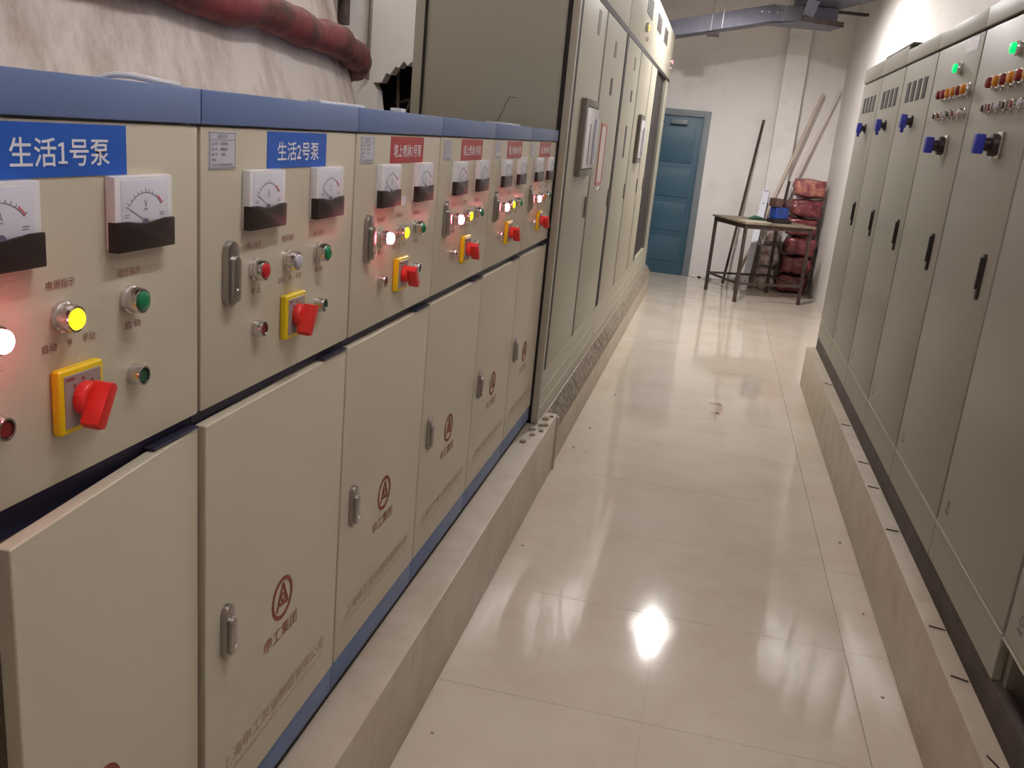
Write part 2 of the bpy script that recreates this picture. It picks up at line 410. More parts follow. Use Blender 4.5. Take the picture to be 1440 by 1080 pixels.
def pull_handle(parent, y, z, x=0.0):
    h = obj('latch_handle', cached('latch', lambda: MB().prism_x(slot_poly(0, 0, 0.0185, 0.054), -0.002, 0.012).mesh('latch', bev=0.003)), M_ZINC, parent, (x, y, z))
    obj('lever', cached('lever', lambda: MB().prism_x(slot_poly(0, -0.008, 0.0125, 0.038), 0.010, 0.020).mesh('lever', bev=0.003)), M_ZINC, h)
    obj('keyhole', cached('keyhole', lambda: MB().lathe_x([(0.018, 0.005), (0.0215, 0.005)], 10, 0, -0.028).mesh('keyhole')), M_CHROME, h)

def meter(parent, y, z, letter):
    """panel meter, local y from 0 to 0.128, z from 0 to 0.098"""
    m = obj('panel_meter', rbox('meter_case', (0, 0.015, 0, 0.128, 0.002, 0.098), 0.003), M_WHITE, parent, (0, y, z))
    obj('dial', rbox('meter_dial', (0.012, 0.0158, 0.012, 0.116, 0.038, 0.093), 0.0005), M_DIAL, m)
    def cover():
        top = [(0.129, 0.040), (0.104, 0.040), (0.084, 0.037), (0.064, 0.035), (0.044, 0.037), (0.024, 0.040), (-0.001, 0.040)]
        return MB().prism_x([(-0.001, 0.0), (0.129, 0.0)] + top, 0.004, 0.0185).mesh('cover', bev=0.002)
    obj('lower_cover', cached('meter_cover', cover), M_BLACK, m)
    F0, F1 = 0.0158, 0.0161
    def scale():
        mb = MB().ring_x(0.064, 0.030, 0.0455, 0.0465, F0, F1, math.radians(40), math.radians(140), 18)
        for k in range(11):
            a = math.radians(40 + 10 * k); L = 0.006 if k % 5 == 0 else 0.0035
            mb.stroke_x([(0.064 + 0.0465 * math.cos(a), 0.030 + 0.0465 * math.sin(a)), (0.064 + (0.0465 + L) * math.cos(a), 0.030 + (0.0465 + L) * math.sin(a))], 0.0009, F0, F1)
        text_into(mb, letter, 0.064, 0.061, 0.007, 0.010, F1)
        mb.stroke_x([(0.060, 0.0535), (0.064, 0.0545), (0.068, 0.0535)], 0.001, F0, F1)
        mb.ring_x(0.064, 0.034, 0.0, 0.008, F0, F1, 0, PI, 8)
        for yy in (0.018, 0.096):
            mb.box(F0, F1, yy, yy + 0.011, 0.0475, 0.0485).box(F0, F1, yy, yy + 0.009, 0.0445, 0.0455)
        return mb.mesh('scale', smooth=False)
    obj('scale_print', cached('meter_scale' + letter, scale), M_INKS, m)
    obj('red_mark', cached('meter_redmark', lambda: MB().ring_x(0.064, 0.030, 0.0472, 0.050, F0, 0.0162, math.radians(40), math.radians(56), 5).mesh('red', smooth=False)), M_INKR, m)
    obj('pointer', cached('meter_pointer', lambda: MB().stroke_x([(0.064, 0.038), (0.0225, 0.0585)], 0.0008, F1, 0.0165).mesh('ptr', smooth=False)), M_INKS, m)

def lamp(parent, y, z, lens, r=0.0165, name='indicator_lamp', ext=0.0):
    def bez(): return MB().lathe_x([(-0.002, r * 1.16), (0.006, r * 1.16), (0.0075, r * 1.02), (0.012, r * 1.02), (0.0125, r * 1.1), (0.019, r * 1.1), (0.0235, r * 1.0), (0.0235, r * 0.84), (0.020, r * 0.82)], 22).mesh('bezel')
    b = obj(name, cached(('bez', r), bez), M_CHROME, parent, (0, y, z))
    e = ext or (0.006 if lens is M_L_REDON else 0.0)
    def dome(): return MB().lathe_x([(0.016, r * 0.82), (0.024 + e, r * 0.82), (0.0265 + e, r * 0.74), (0.0285 + e, r * 0.5), (0.0292 + e, r * 0.2), (0.0293 + e, r * 0.03)], 20).mesh('lens')
    obj('lens', cached(('dome', r, e), dome), lens, b)

def button(parent, y, z, cap):
    b = obj('push_button', cached('pbezel', lambda: MB().lathe_x([(-0.002, 0.0155), (0.004, 0.0155), (0.016, 0.0145), (0.018, 0.0135), (0.018, 0.011), (0.012, 0.0105)], 22).mesh('bezel')), M_CHROME, parent, (0, y, z))
    obj('button_cap', cached('pcap', lambda: MB().lathe_x([(0.010, 0.0102), (0.0145, 0.0102), (0.016, 0.009), (0.0162, 0.001)], 18).mesh('cap')), cap, b)

def rotary(parent, y, z, ang):
    """yellow selector, plate 0.085 square centred at y, z"""
    p = obj('selector_switch', rbox('sel_plate', (0, 0.014, -0.0425, 0.0425, -0.0425, 0.0425), 0.006, 3), M_YEL, parent, (0, y, z))
    obj('face_plate', rbox('sel_face', (0.010, 0.0152, -0.0345, 0.0345, -0.0345, 0.0345), 0.001, 1), M_SWG, p)
    def ticks():
        mb = MB()
        for a in (50, 90, 130): mb.lathe_x([(0.0152, 0.0026), (0.0156, 0.0026)], 8, 0.026 * math.cos(math.radians(a)), 0.026 * math.sin(math.radians(a)))
        mb.box(0.0152, 0.0156, -0.031, -0.016, 0.0275, 0.0305)
        return mb.mesh('ticks', smooth=False)
    obj('position_marks', cached('sel_ticks', ticks), M_INK, p)
    def knob():
        mb = MB().lathe_x([(0.0152, 0.0225), (0.024, 0.0225), (0.028, 0.021), (0.030, 0.019)], 24)
        poly = [(-0.0095, -0.034), (0.0, -0.038), (0.0095, -0.034), (0.0085, 0.022), (0.0, 0.025), (-0.0085, 0.022)]
        mb.prism_x(poly, 0.026, 0.052)
        return mb.mesh('knob', bev=0.0022, fix=True)
    obj('knob', cached('sel_knob', knob), M_RED, p, rot=(ang, 0, 0))

SIGNS = ['生活1号泵', '生活2号泵', '塔上喷淋1号泵', '塔上喷淋2号泵', '塔上喷淋3号泵', '塔上喷淋4号泵']
LABELS = ['nearest beige pump cabinet with blue sign 1 and its lower door ajar',
          'beige pump cabinet with blue sign 2 and unlit lamps',
          'beige pump cabinet with the red sign right after the blue-signed ones',
          'second red-signed beige pump cabinet from the blue-signed ones',
          'third red-signed beige pump cabinet, one before the last of the row',
          'last red-signed beige pump cabinet, touching the tall cabinet side']

def emblem_mesh():
    cy, cz = 0.0, 0.0
    mb = MB().ring_x(cy, cz, 0.0385, 0.0475, 0.0006, 0.0012)
    mb.stroke_x([(-0.024, -0.024), (-0.010, 0.010), (0.004, 0.032), (0.012, 0.010), (0.026, -0.018)], 0.0075, 0.0006, 0.0011)
    mb.stroke_x([(-0.013, -0.012), (0.026, -0.018)], 0.006, 0.0006, 0.0011)
    mb.ring_x(0.004, 0.000, 0.006, 0.011, 0.0006, 0.0011, n=16)
    return mb.mesh('emblem', smooth=False)

def pump_cabinet(k):
    y0 = k * W_
    t = thing('pump_control_cabinet', LABELS[k], 'control cabinet', (0, y0, 0), group='beige pump control cabinets on the left kerb')
    obj('body', rbox('pc_body', (-0.45, -0.022, 0.002, 0.608, 0.36, 1.74), 0.002, 1), M_BEIGE, t)
    obj('gap_rail', rbox('pc_rail', (-0.024, -0.016, 0.002, 0.608, 1.215, 1.285), 0.001, 1), M_NAVY, t)
    obj('top_trim', rbox('pc_top', (-0.45, 0.004, 0.0015, 0.6085, 1.712, 1.762), 0.003), M_BLUE, t)
    obj('plinth', rbox('pc_pl', (-0.45, -0.004, 0.0015, 0.6085, 0.349, 0.421), 0.003), M_BLUE, t)
    obj('plinth_gap_shade', rbox('pc_ft', (-0.42, -0.014, 0.002, 0.608, KZ, 0.351), 0.002, 1), M_DARK, t)  # dark box stands in for the shadow line under the plinth
    p = obj('control_panel', rbox('pc_panel', (-0.02, 0.0, 0.004, 0.606, 1.262, 1.709), 0.004), M_BEIGE, t)
    obj('hinge_tab', rbox('pc_tab', (-0.015, 0.005, 0.48, 0.60, 1.2405, 1.2440), 0.001, 1), M_NAVY, t)
    # lower door, hung at its right edge
    ang = math.radians(5.2) if k == 0 else (math.radians(0.8) if k == 1 else 0.0)
    dw = 0.46 if k == 0 else 0.600
    d = obj('lower_door', cached(('pc_door', dw), lambda: MB().box(-0.022, 0.0, -dw, 0.0, 0.425, 1.238).mesh('door', bev=0.004, seg=3)), M_BEIGE, t, (0, 0.606, 0), (0, 0, ang))
    pull_handle(d, (0.073 if k else 0.19) - 0.606, 0.826)
    obj('emblem', cached('emblem', emblem_mesh), M_INK, d, (0, 0.308 - 0.606, 0.770))
    obj('maker_lettering', text_mesh('maker', [('申工集团', 0.306 - 0.606, 0.692, 0.150, 0.032)], 0.0008), M_INK, d)
    obj('company_lettering', text_mesh('company', [('上海申工泵业制造有限公司', 0.300 - 0.606, 0.535, 0.47, 0.031),
        ('SHANGHAI SHENGONG PUMP MANUFACTURING CO., LTD', 0.300 - 0.606, 0.505, 0.47, 0.009)], 0.0008), M_INKP, d)
    # sign
    sm = M_SBLUE if k < 2 else M_SRED
    s = obj('name_sign', rbox('sign', (-0.001, 0.0015, -0.1215, 0.1215, -0.031, 0.031), 0.0004, 1), sm, t, (0, 0.312 if k == 0 else 0.334, 1.6745))
    wt = 0.172 if k < 2 else 0.205
    obj('sign_lettering', text_mesh('signtext%d' % k, [(SIGNS[k], 0, -0.002, wt, 0.033 if k < 2 else 0.030, 0.010)], 0.0019), M_SWHITE, s)
    n = obj('equipment_card', rbox('card', (-0.001, 0.0012, -0.040, 0.040, -0.0285, 0.0285), 0.0003, 1), M_PLATE, t, (0, 0.066, 1.674))
    obj('card_print', cached('cardprint', lambda: card_print()), M_INKD, n)
    if k == 2: obj('paper_tag', rbox('ptag', (-0.001, 0.001, 0.315, 0.342, 1.540, 1.562), 0.0002, 1), M_SWHITE, t)
    # instruments
    meter(t, 0.128, 1.545, 'A'); meter(t, 0.388, 1.545, 'V')
    pull_handle(t, 0.085, 1.478)
    on = k != 1
    lamp(t, 0.172, 1.474, M_L_REDON if on else M_L_RED)
    lamp(t, 0.298, 1.476, (M_L_YELON if k in (0, 2, 3, 4) else M_L_ORN) if on else M_L_WHT)
    lamp(t, 0.432, 1.477, M_L_GRN)
    button(t, 0.182, 1.368, M_L_DRED); button(t, 0.440, 1.369, M_L_DGRN)
    rotary(t, 0.316, 1.370, math.radians(-30) if k < 2 else math.radians(38))
    for q, it in enumerate([('停止指示', 0.172, 1.516, 0.050, 0.0115), ('电源指示', 0.300, 1.517, 0.050, 0.0115),
        ('运行指示', 0.434, 1.515, 0.050, 0.0115), ('自动', 0.276, 1.441, 0.024, 0.011), ('停', 0.312, 1.441, 0.009, 0.010), ('手动', 0.348, 1.441, 0.024, 0.011),
        ('启 动', 0.440, 1.441, 0.036, 0.011), ('停 止', 0.180, 1.436, 0.036, 0.011)]):
        obj('panel_lettering', text_mesh('panel_text%d' % q, [it], 0.0008), M_INK, t)
    return t

def card_print():
    mb = MB()
    for a in ((-0.038, 0.038, 0.0262, 0.0268), (-0.038, 0.038, -0.0268, -0.0262), (-0.038, 0.038, 0.0155, 0.0161), (-0.038, -0.0374, -0.0268, 0.0268), (0.0374, 0.038, -0.0268, 0.0268)):
        mb.box(0.0012, 0.0015, a[0], a[1], a[2], a[3])
    for s, yc, zc, wd, ht in (('设备标识卡', -0.002, 0.021, 0.030, 0.0062), ('名 称', -0.025, 0.0100, 0.017, 0.0048), ('水泵控制柜', 0.003, 0.0100, 0.022, 0.0048),
                              ('型 号', -0.025, 0.0020, 0.017, 0.0048), ('规格型号', 0.003, 0.0020, 0.022, 0.0048), ('编 号', -0.025, -0.0062, 0.017, 0.0048), ('公用', 0.000, -0.0062, 0.012, 0.0048),
                              ('用途', -0.027, -0.0142, 0.012, 0.0048), ('责任人 设备管理维护保养', -0.002, -0.0222, 0.062, 0.0048)):
        text_into(mb, s, yc, zc, wd, ht, 0.0015, 1)
    return mb.mesh('cardprint', smooth=False)

for k in range(6): pump_cabinet(k)

# ------------------------------------------------------------------ tall cabinets (left, beyond)
XT, ZB, ZD0, ZD1, ZT = 0.036, 0.319, 0.592, 2.425, 2.93
def tall_cabinet(y0, y1, doors, label, extras):
    t = thing('tall_switchgear_cabinet', label, 'switchgear cabinet', (XT, y0, 0), group='tall olive-grey switchgear cabinets on the left')
    L = y1 - y0
    if 'open' in extras:
        a, b = extras['open']
        mb = MB().box(-0.726, -0.024, 0.004, a, ZB + .01, ZT - .01).box(-0.726, -0.024, b, L - 0.004, ZB + .01, ZT - .01).box(-0.726, -0.70, a, b, ZB + .01, ZT - .01)
        mb.box(-0.70, -0.024, a, b, ZB + .01, ZD0).box(-0.70, -0.024, a, b, ZD1, ZT - .01)
        obj('body', mb.mesh('body'), M_TALL, t)
        obj('doorway_shade', MB().box(-0.698, -0.022, a + .004, b - .004, ZD0 + .004, ZD1 - .004).mesh('interior'), M_DARK, t)  # solid dark block, nearly flush, paints the shade inside the doorway
    else:
        obj('body', MB().box(-0.726, -0.024, 0.004, L - 0.004, ZB + .01, ZT - .01).mesh('body', bev=0.003), M_TALL, t)
    obj('seam_strip', MB().box(-0.028, 0.0012, 0.0, L, ZD1 - 0.006, ZD1 + 0.028).box(-0.028, 0.0012, 0.0, 0.10, ZD0 - .004, ZD1).mesh('seam'), M_DARK, t)  # dark strips; the wide upright one is recess shadow put into colour
    obj('base_panel', MB().box(-0.03, 0.0, 0.006, L - 0.004, ZB, ZD0 - 0.006).box(-0.002, 0.004, 0.01, L - 0.01, ZB + 0.06, ZB + 0.075).box(-0.002, 0.004, 0.01, L - 0.01, ZB + 0.15, ZB + 0.162).mesh('base', bev=0.002, seg=1), M_TALL, t)
    obj('instrument_panel', MB().box(-0.025, 0.0, 0.02, L - 0.004, ZD1 + 0.03, ZT).mesh('ip', bev=0.003), M_TALL, t)
    ds = []
    for (a, b) in doors:
        if a > .1: obj('door_gap_shade', MB().box(-0.026, 0.0012, a - 0.018, a + 0.032, ZD0 - .004, ZD1 - 0.008).mesh('gap_shade'), M_GAPSHADE, t)  # raised grey strip paints the shade of the gap between doors
        ds.append(obj('door', MB().box(-0.025, 0.0, a + (0.072 if a < .1 else 0.030), b - 0.015, ZD0, ZD1 - 0.008).mesh('door', bev=0.003), M_TALL, t))
    return t, ds
tA, dA = tall_cabinet(3.70, 5.73, [(0.03, 0.95), (0.95, 2.0)], 'tall cabinet nearest the beige pump cabinets with a broad blank side', {})
tB, dB = tall_cabinet(5.73, 8.55, [(0.03, 1.05), (1.05, 2.14), (2.14, 2.80)], 'middle tall cabinet with three narrow doors and a lit orange lamp', {})
tC, dC = tall_cabinet(8.55, 10.42, [(1.29, 1.86)], 'far tall cabinet with a dark open doorway beside the blue door', {'open': (0.03, 1.27)})
# side edging of the first tall cabinet
obj('side_edging', MB().box(-0.03, 0.003, -0.012, 0.03, ZB, ZT).mesh('edge', bev=0.003), M_TALL, tA)
obj('corner_seam', MB().box(-0.052, -0.030, -0.006, 0.004, ZB, ZT).mesh('cs'), M_DARK, tA)
obj('rear_seam', MB().box(-0.728, -0.716, -0.006, 0.004, ZB + .02, ZT - .02).mesh('rs'), M_DARK, tA)
obj('bottom_seam', MB().box(-0.70, -0.030, -0.006, 0.004, ZB, ZB + .014).mesh('bs'), M_DARK, tA)
obj('rear_post', MB().box(-0.775, -0.728, -0.004, 0.05, ZB, ZT).mesh('rp', bev=0.003), M_TALL, tA)
M_FRAME = mat('dull_frame', srgb(120, 114, 104), 0.5)
M_INKB = mat('black_print', srgb(58, 54, 54), 0.6)
def doc_window(d, y, z, wd, ht, pap):
    f = MB().box(0, 0.03, y, y + 0.03, z, z + ht).box(0, 0.03, y + wd - 0.03, y + wd, z, z + ht).box(0, 0.03, y + .03, y + wd - .03, z + ht - 0.035, z + ht).box(0, 0.03, y + .03, y + wd - .03, z, z + 0.035)
    fo = obj('meter_window', f.mesh('f', bev=0.003), M_FRAME, d)
    obj('window_plate', MB().box(0, 0.036, y + 0.035, y + wd - 0.035, z + 0.04, z + ht - 0.04).mesh('p', bev=0.004), pap, fo)
    if pap is M_WHITE:
        obj('torn_paper', MB().box(0.036, 0.046, y + wd - 0.14, y + wd - 0.05, z + 0.06, z + ht - 0.09).mesh('tp', bev=0.004), M_PLATE, fo)
        obj('slot', MB().box(0.036, 0.038, y + 0.16, y + 0.185, z + 0.06, z + ht - 0.12).mesh('sl'), M_FRAME, fo)
doc_window(dA[0], 0.34, 1.545, 0.46, 0.385, M_WHITE)
doc_window(dB[1], 1.42, 1.57, 0.42, 0.39, M_WHITE)
rf = MB()
for a in ((1.20, 1.215, 1.47, 1.83), (1.44, 1.455, 1.47, 1.83), (1.215, 1.44, 1.815, 1.83), (1.215, 1.44, 1.47, 1.485)): rf.box(0, 0.006, *a)
rfo = obj('notice_frame', rf.mesh('rf'), mat('pale_red_border', srgb(206, 130, 126), 0.5), dA[1])
obj('notice_sheet', MB().box(0, 0.003, 1.215, 1.44, 1.485, 1.815).mesh('ns'), mat('notice_paper', srgb(226, 214, 206), 0.5), rfo)
obj('tie_wire', MB().tube([(0.01, 1.1, 1.46), (0.02, 1.18, 1.44), (0.015, 1.26, 1.46), (0.02, 1.33, 1.44)], 0.006, 6).mesh('tw'), M_WHITE, dA[1])
for d, y, z0, z1 in ((dA[0], 0.62, 2.26, 2.38), (dA[1], 1.42, 2.22, 2.31), (dA[1], 1.40, 2.0, 2.1), (dB[0], 0.62, 2.24, 2.33), (dB[0], 0.62, 2.02, 2.1), (dB[0], 0.55, 1.62, 1.85)):
    obj('door_label', MB().box(0, 0.002, y, y + 0.09, z0, z1).mesh('dl'), M_INKB if z1 < 2.2 else M_FRAME, d)
for d, y in ((dA[0], 0.86), (dA[1], 1.93), (dB[0], 0.97), (dB[1], 2.06), (dB[2], 2.70)):
    obj('door_handle', MB().prism_x(slot_poly(y, 1.36, 0.009, 0.06), 0, 0.01).mesh('dh', bev=0.002), M_FRAME, d)
# instrument panels: vertical slots, lamps and switches
def slots(t, y0, n, z0, z1, wd=0.075, gap=0.06):
    for k in range(n):
        s = obj('vent_slot', cached(('vs', wd, z1 - z0), lambda: MB().box(-0.001, 0.004, 0, wd, 0, z1 - z0).mesh('vs')), M_DARK, t, (0, y0 + k * (wd + gap), z0))
slots(tB, 1.10, 4, 2.70, 2.84)
slots(tB, 2.15, 4, 2.70, 2.84)
slots(tC, 0.25, 4, 2.70, 2.84)
slots(tA, 1.2, 4, 2.70, 2.84)
lamp(tB, 1.16, 2.60, M_L_ORNON, r=0.034)
button(tB, 1.25, 2.53, M_L_DRED); button(tB, 1.30, 2.525, M_L_WHT)
lamp(tC, 1.62, 2.63, M_L_REDDIM, r=0.03)
button(tC, 1.62, 2.56, M_L_DRED)

# ------------------------------------------------------------------ grey cabinets (right row)
XRC, WR = 1.684, 0.8154
RY = lambda k: 4.2459 - (k - 2) * WR       # y of seam k (k = -1 far end)
RL = {-1: 'farthest grey cabinet at the end of the right row, with a blue knob',
      0: 'second-farthest grey cabinet of the right row, with vent slots and a blue knob',
      1: 'nearest of the three grey cabinets with vent slots and a blue knob',
      2: 'grey cabinet with brightly lit green lamp and white sticker by its top',
      3: 'grey cabinet with orange and red lamp row, second from the right edge',
      4: 'near grey cabinet with base panel, cut by the right picture edge',
      5: 'nearest grey cabinet with an open dark base at the right picture edge'}
def grey_cabinet(k):
    t = thing('grey_switchgear_cabinet', RL[k], 'switchgear cabinet', (XRC, RY(k), 0), PI, group='grey switchgear cabinets on the right kerb')
    if k < 5:
        obj('body', rbox('gc_body', (-0.445, -0.022, 0.003, WR - 0.003, 0.415, 2.36), 0.003, 1), M_GREY, t)
        bp_ = obj('bottom_panel', rbox('gc_bp', (-0.03, -0.002, 0.003, WR - 0.003, 0.415, 0.552), 0.002, 1), M_GREY, t)
    else:
        mb = MB().box(-0.445, -0.022, 0.003, WR - .003, 0.558, 2.36).box(-0.445, -0.42, 0.003, WR - .003, 0.33, 0.558).box(-0.42, -0.03, 0.0, 0.03, 0.33, 0.558)
        obj('body', mb.mesh('gc_body5'), M_GREY, t)
        obj('base_rail', MB().box(-0.10, -0.04, 0.03, WR - .003, 0.50, 0.558).mesh('rail'), mat('primer_grey', srgb(128, 122, 128), 0.5), t)
    obj('seam_strip', rbox('gc_seam', (-0.026, -0.012, 0.0, 0.016, 0.556, 2.29), 0.001, 1), M_FRAME, t)
    obj('door_sill', rbox('gc_sill', (-0.02, 0.004, 0.012, WR - 0.004, 0.5525, 0.5575), 0.001, 1), M_TALL, t)
    d = obj('door', rbox('gc_door', (-0.022, 0.0, 0.014, WR - 0.006, 0.559, 2.286), 0.004), M_GREY, t)
    obj('top_cap', rbox('gc_cap%d' % (k < 1), (-0.445, 0.006, 0.001, WR - 0.001, 2.296, 2.372 if k >= 1 else 2.395), 0.004), M_GREY, t)
    obj('cap_gap', rbox('gc_gap', (-0.03, -0.008, 0.003, WR - 0.003, 2.284, 2.298), 0.001, 1), M_DARK, t)
    h = obj('flush_handle', cached('gc_h', lambda: MB().prism_x(slot_poly(0, 0, 0.013, 0.079), -0.002, 0.010).mesh('h', bev=0.002)), M_BLACK, d, (0, 0.690, 1.408))
    obj('handle_lever', cached('gc_hl', lambda: MB().prism_x(slot_poly(0, 0.012, 0.008, 0.055), 0.008, 0.017).mesh('hl', bev=0.002)), M_DARK, h)
    if k < 2:
        for q in range(4):
            obj('vent_slot', rbox('gc_slot', (-0.001, 0.003, 0, 0.082, 0, 0.105), 0.001, 1), M_DARK, d, (0, 0.16 + q * 0.145, 2.082))
        s = obj('selector_switch', cached('gc_base', lambda: MB().lathe_x([(0, 0.032), (0.008, 0.032), (0.010, 0.020), (0.030, 0.018)], 18).mesh('b')), M_BLACK, d, (0, 0.48, 1.975))
        obj('blue_knob', rbox('gc_kn', (0.028, 0.058, -0.026, 0.026, -0.034, 0.034), 0.006), M_KNOB, s)
        obj('knob_tail', rbox('gc_kt', (0.034, 0.050, -0.008, 0.008, -0.058, -0.030), 0.003), M_KNOB, s)
    else:
        lamp(d, 0.545, 2.165, M_L_GRNON, r=0.023, ext=0.010)
        row1 = [M_L_DRED, M_L_ORN, M_L_DRED, M_L_ORN, M_L_DRED, M_L_ORN] if k != 2 else [M_L_DRED, M_L_DRED, M_L_ORN, M_L_ORN, M_L_DRED, M_L_ORN]
        row2 = [M_BLACK, M_L_DRED, M_L_WHT, M_BLACK, M_L_DRED, M_L_WHT]
        for q in range(6):
            lamp(d, 0.325 + 0.088 * q, 2.068, row1[q], r=0.024, ext=0.010)
            button_big(d, 0.315 + 0.088 * q, 1.978, row2[q])
        s = obj('selector_switch', rbox('gc_sp', (0, 0.012, -0.05, 0.05, -0.045, 0.045), 0.003), M_CHROME, d, (0, 0.535, 1.848))
        obj('switch_body', cached('gc_sb', lambda: MB().lathe_x([(0.012, 0.040), (0.030, 0.038), (0.034, 0.024), (0.052, 0.022)], 20).mesh('sb')), M_BLACK, s)
        obj('blue_knob', rbox('gc_sk', (0.050, 0.084, -0.020, 0.020, -0.034, 0.034), 0.007), M_KNOB, s)
    if k == 2:
        st = obj('sticker', MB().box(0, 0.0012, 0.545, 0.745, 2.225, 2.278).mesh('st'), M_SWHITE, d)
    obj('maker_mark', cached('gc_mark', lambda: mark_mesh()), M_FRAME, d, (0, 0.10, 0.64))
    return t
def button_big(parent, y, z, cap):
    b = obj('push_button', cached('pbb', lambda: MB().lathe_x([(-0.002, 0.022), (0.006, 0.022), (0.008, 0.019), (0.026, 0.018), (0.028, 0.016), (0.028, 0.013), (0.024, 0.012)], 20).mesh('bezel')), M_CHROME, parent, (0, y, z))
    obj('button_cap', cached('pbc', lambda: MB().lathe_x([(0.020, 0.0118), (0.030, 0.0118), (0.033, 0.010), (0.0332, 0.001)], 18).mesh('cap')), cap, b)
def mark_mesh():
    mb = MB().ring_x(0, 0.012, 0.010, 0.014, 0.0003, 0.0009, n=14)
    for q in range(3): mb.box(0.0003, 0.0009, -0.018 + 0.013 * q, -0.008 + 0.013 * q, -0.022, -0.012)
    return mb.mesh('mark', smooth=False)
for k in range(-1, 6): grey_cabinet(k)
ch = obj('base_channel', MB().box(XRC + 0.004, XRC + 0.05, 0.985, RY(-1) - 0.004, KZ, 0.414).mesh('channel', bev=0.003), M_CHANNEL,
    label='dark steel channel under the grey cabinets, along the right kerb', cat='steel channel')
obj('top_slit_shade', MB().box(XRC - 0.004, XRC + 0.40, 4.98, 5.86, 2.3955, 2.408).mesh('cover', bev=0.003), M_CHANNEL,
    label='dark strip painted as the shade of the recessed slit on the grey cabinet tops', cat='shade strip')  # dark strip stands in for a shaded recess along the tops

# ------------------------------------------------------------------ tank and pipes behind the beige cabinets
AX, AY = -2.62, 2.2
def ring_r(z): return 2.09 - 0.28 * (z - 1.65)
tk = thing('storage_tank', 'huge stained off-white conical tank behind the beige pump cabinets', 'tank', (AX, AY, 0))
prof = [(2.09, 0.0), (2.09, 1.65)] + [(ring_r(1.65 + 0.1 * i), 1.65 + 0.1 * i) for i in range(1, 21)] + [(0.9, 3.85), (0.05, 3.95)]
obj('shell', MB().lathe_z(prof, 96).mesh('shell'), M_TANK, tk)
def ring_pipe():
    pts = []; rr = []
    for i in range(90):
        a = math.radians(-75 + 130 * i / 89); R = ring_r(1.985) + 0.045
        zz = 1.955 + (21 - math.degrees(a)) / 38 * 0.065
        R = ring_r(zz) + 0.046
        pts.append((R * math.cos(a), R * math.sin(a), zz + 0.006 * math.sin(i * 0.7)))
        rr.append(0.053 + 0.004 * math.sin(i * 1.9) + 0.003 * math.sin(i * 5.3))
    return MB().tube(pts, rr, 18).mesh('pipe')
obj('insulated_pipe', ring_pipe(), M_PIPE, None, (AX, AY, 0), label='maroon wrapped pipe curving around the off-white tank', cat='pipe')
obj('drain_pipe', MB().tube([(-2.04, 5.9, 2.36), (-2.04, 5.9, ZC - .01)], 0.045, 12).mesh('dp'), M_RUST, label='dark vertical pipe on the wall beside the tank', cat='pipe')
rp = thing('red_pipe', 'short red pipe end high on the back wall beside the tank', 'pipe', (-1.98, 5.76, 2.60))
obj('pipe_run', MB().tube([(-0.9, 0, 0.02), (-0.05, 0, 0), (0.02, 0, -0.005), (0.06, 0.02, -0.02)], 0.06, 14).mesh('pr'), M_PIPE, rp)
obj('flange', MB().tube([(-0.02, 0, 0), (0.03, 0, -0.002)], 0.078, 16).mesh('fl'), M_RUST, rp)
obj('wall_conduit', MB().tube([(-1.865, 5.975, 2.0), (-1.865, 5.975, ZC - .01)], 0.014, 8).mesh('wc'), M_FRAME, label='thin grey conduit running up the back wall', cat='conduit')

# bits lying on the cabinet tops
obj('white_cable', MB().tube([(-0.43, 0.965, 1.769), (-0.40, 0.975, 1.778), (-0.375, 0.99, 1.779), (-0.345, 1.01, 1.775), (-0.30, 1.04, 1.769)], 0.006, 8).mesh('wcab'), M_WHITE,
    label='short bent white cable lying on top of the blue-signed second beige cabinet', cat='cable')
obj('cable_strip', MB().bar((-0.035, 1.08, 1.7645), (-0.03, 1.30, 1.7645), 0.03, 0.005).mesh('cs', bev=0.002), M_WHITE, label='thin flat white strip along the top edge of the second beige cabinet', cat='strip')
obj('cable_clip', MB().box(-0.05, -0.02, 1.55, 1.585, 1.762, 1.771).mesh('cc', bev=0.003), M_WHITE, label='small white clip on top of the third beige cabinet', cat='clip')
obj('paper_scrap', MB().box(-0.10, -0.02, 2.70, 2.92, 1.762, 1.768).mesh('ps', bev=0.001), M_WHITE, label='white paper scrap on top of the fifth beige cabinet', cat='paper')
obj('stray_wire', MB().tube([(-0.29, 3.55, 1.762), (-0.285, 3.66, 1.79), (-0.265, 3.685, 1.86), (-0.25, 3.687, 1.893), (-0.22, 3.687, 1.889)], 0.0016, 6).mesh('sw'), M_DARK,
    label='thin dark wire sticking up against the tall cabinet side', cat='wire')

# rubble at the end of the kerb and cement scraps
def lump(r, seed, sq=(1, 1, 0.6)):
    rnd = random.Random(seed); b = bmesh.new(); bmesh.ops.create_icosphere(b, subdivisions=2, radius=r)
    for v in b.verts:
        k = 0.8 + 0.35 * rnd.random(); v.co = Vector((v.co.x * k * sq[0], v.co.y * k * sq[1], v.co.z * k * sq[2]))
    m = bpy.data.meshes.new('lump'); b.to_mesh(m); b.free(); return m
M_RUB = mat('cement_rubble', srgb(206, 197, 182), 0.9, var=srgb(164, 152, 138), vscale=60, bump=0.8, bscale=80)
rub = [(0.03, 3.40, .016), (0.05, 3.52, .016), (0.08, 3.60, .012), (0.035, 3.60, .018), (0.085, 3.70, .014), (0.06, 3.68, .016), (0.065, 3.80, .018), (0.085, 3.86, .012)]
for i, (x, y, r) in enumerate(rub):
    obj('rubble_piece', lump(r, i), M_RUB, None, (x, y, KZ + r * 0.3), label='small grey lump of cement rubble on the kerb by the tall cabinet corner', cat='rubble', group='rubble on the left kerb')
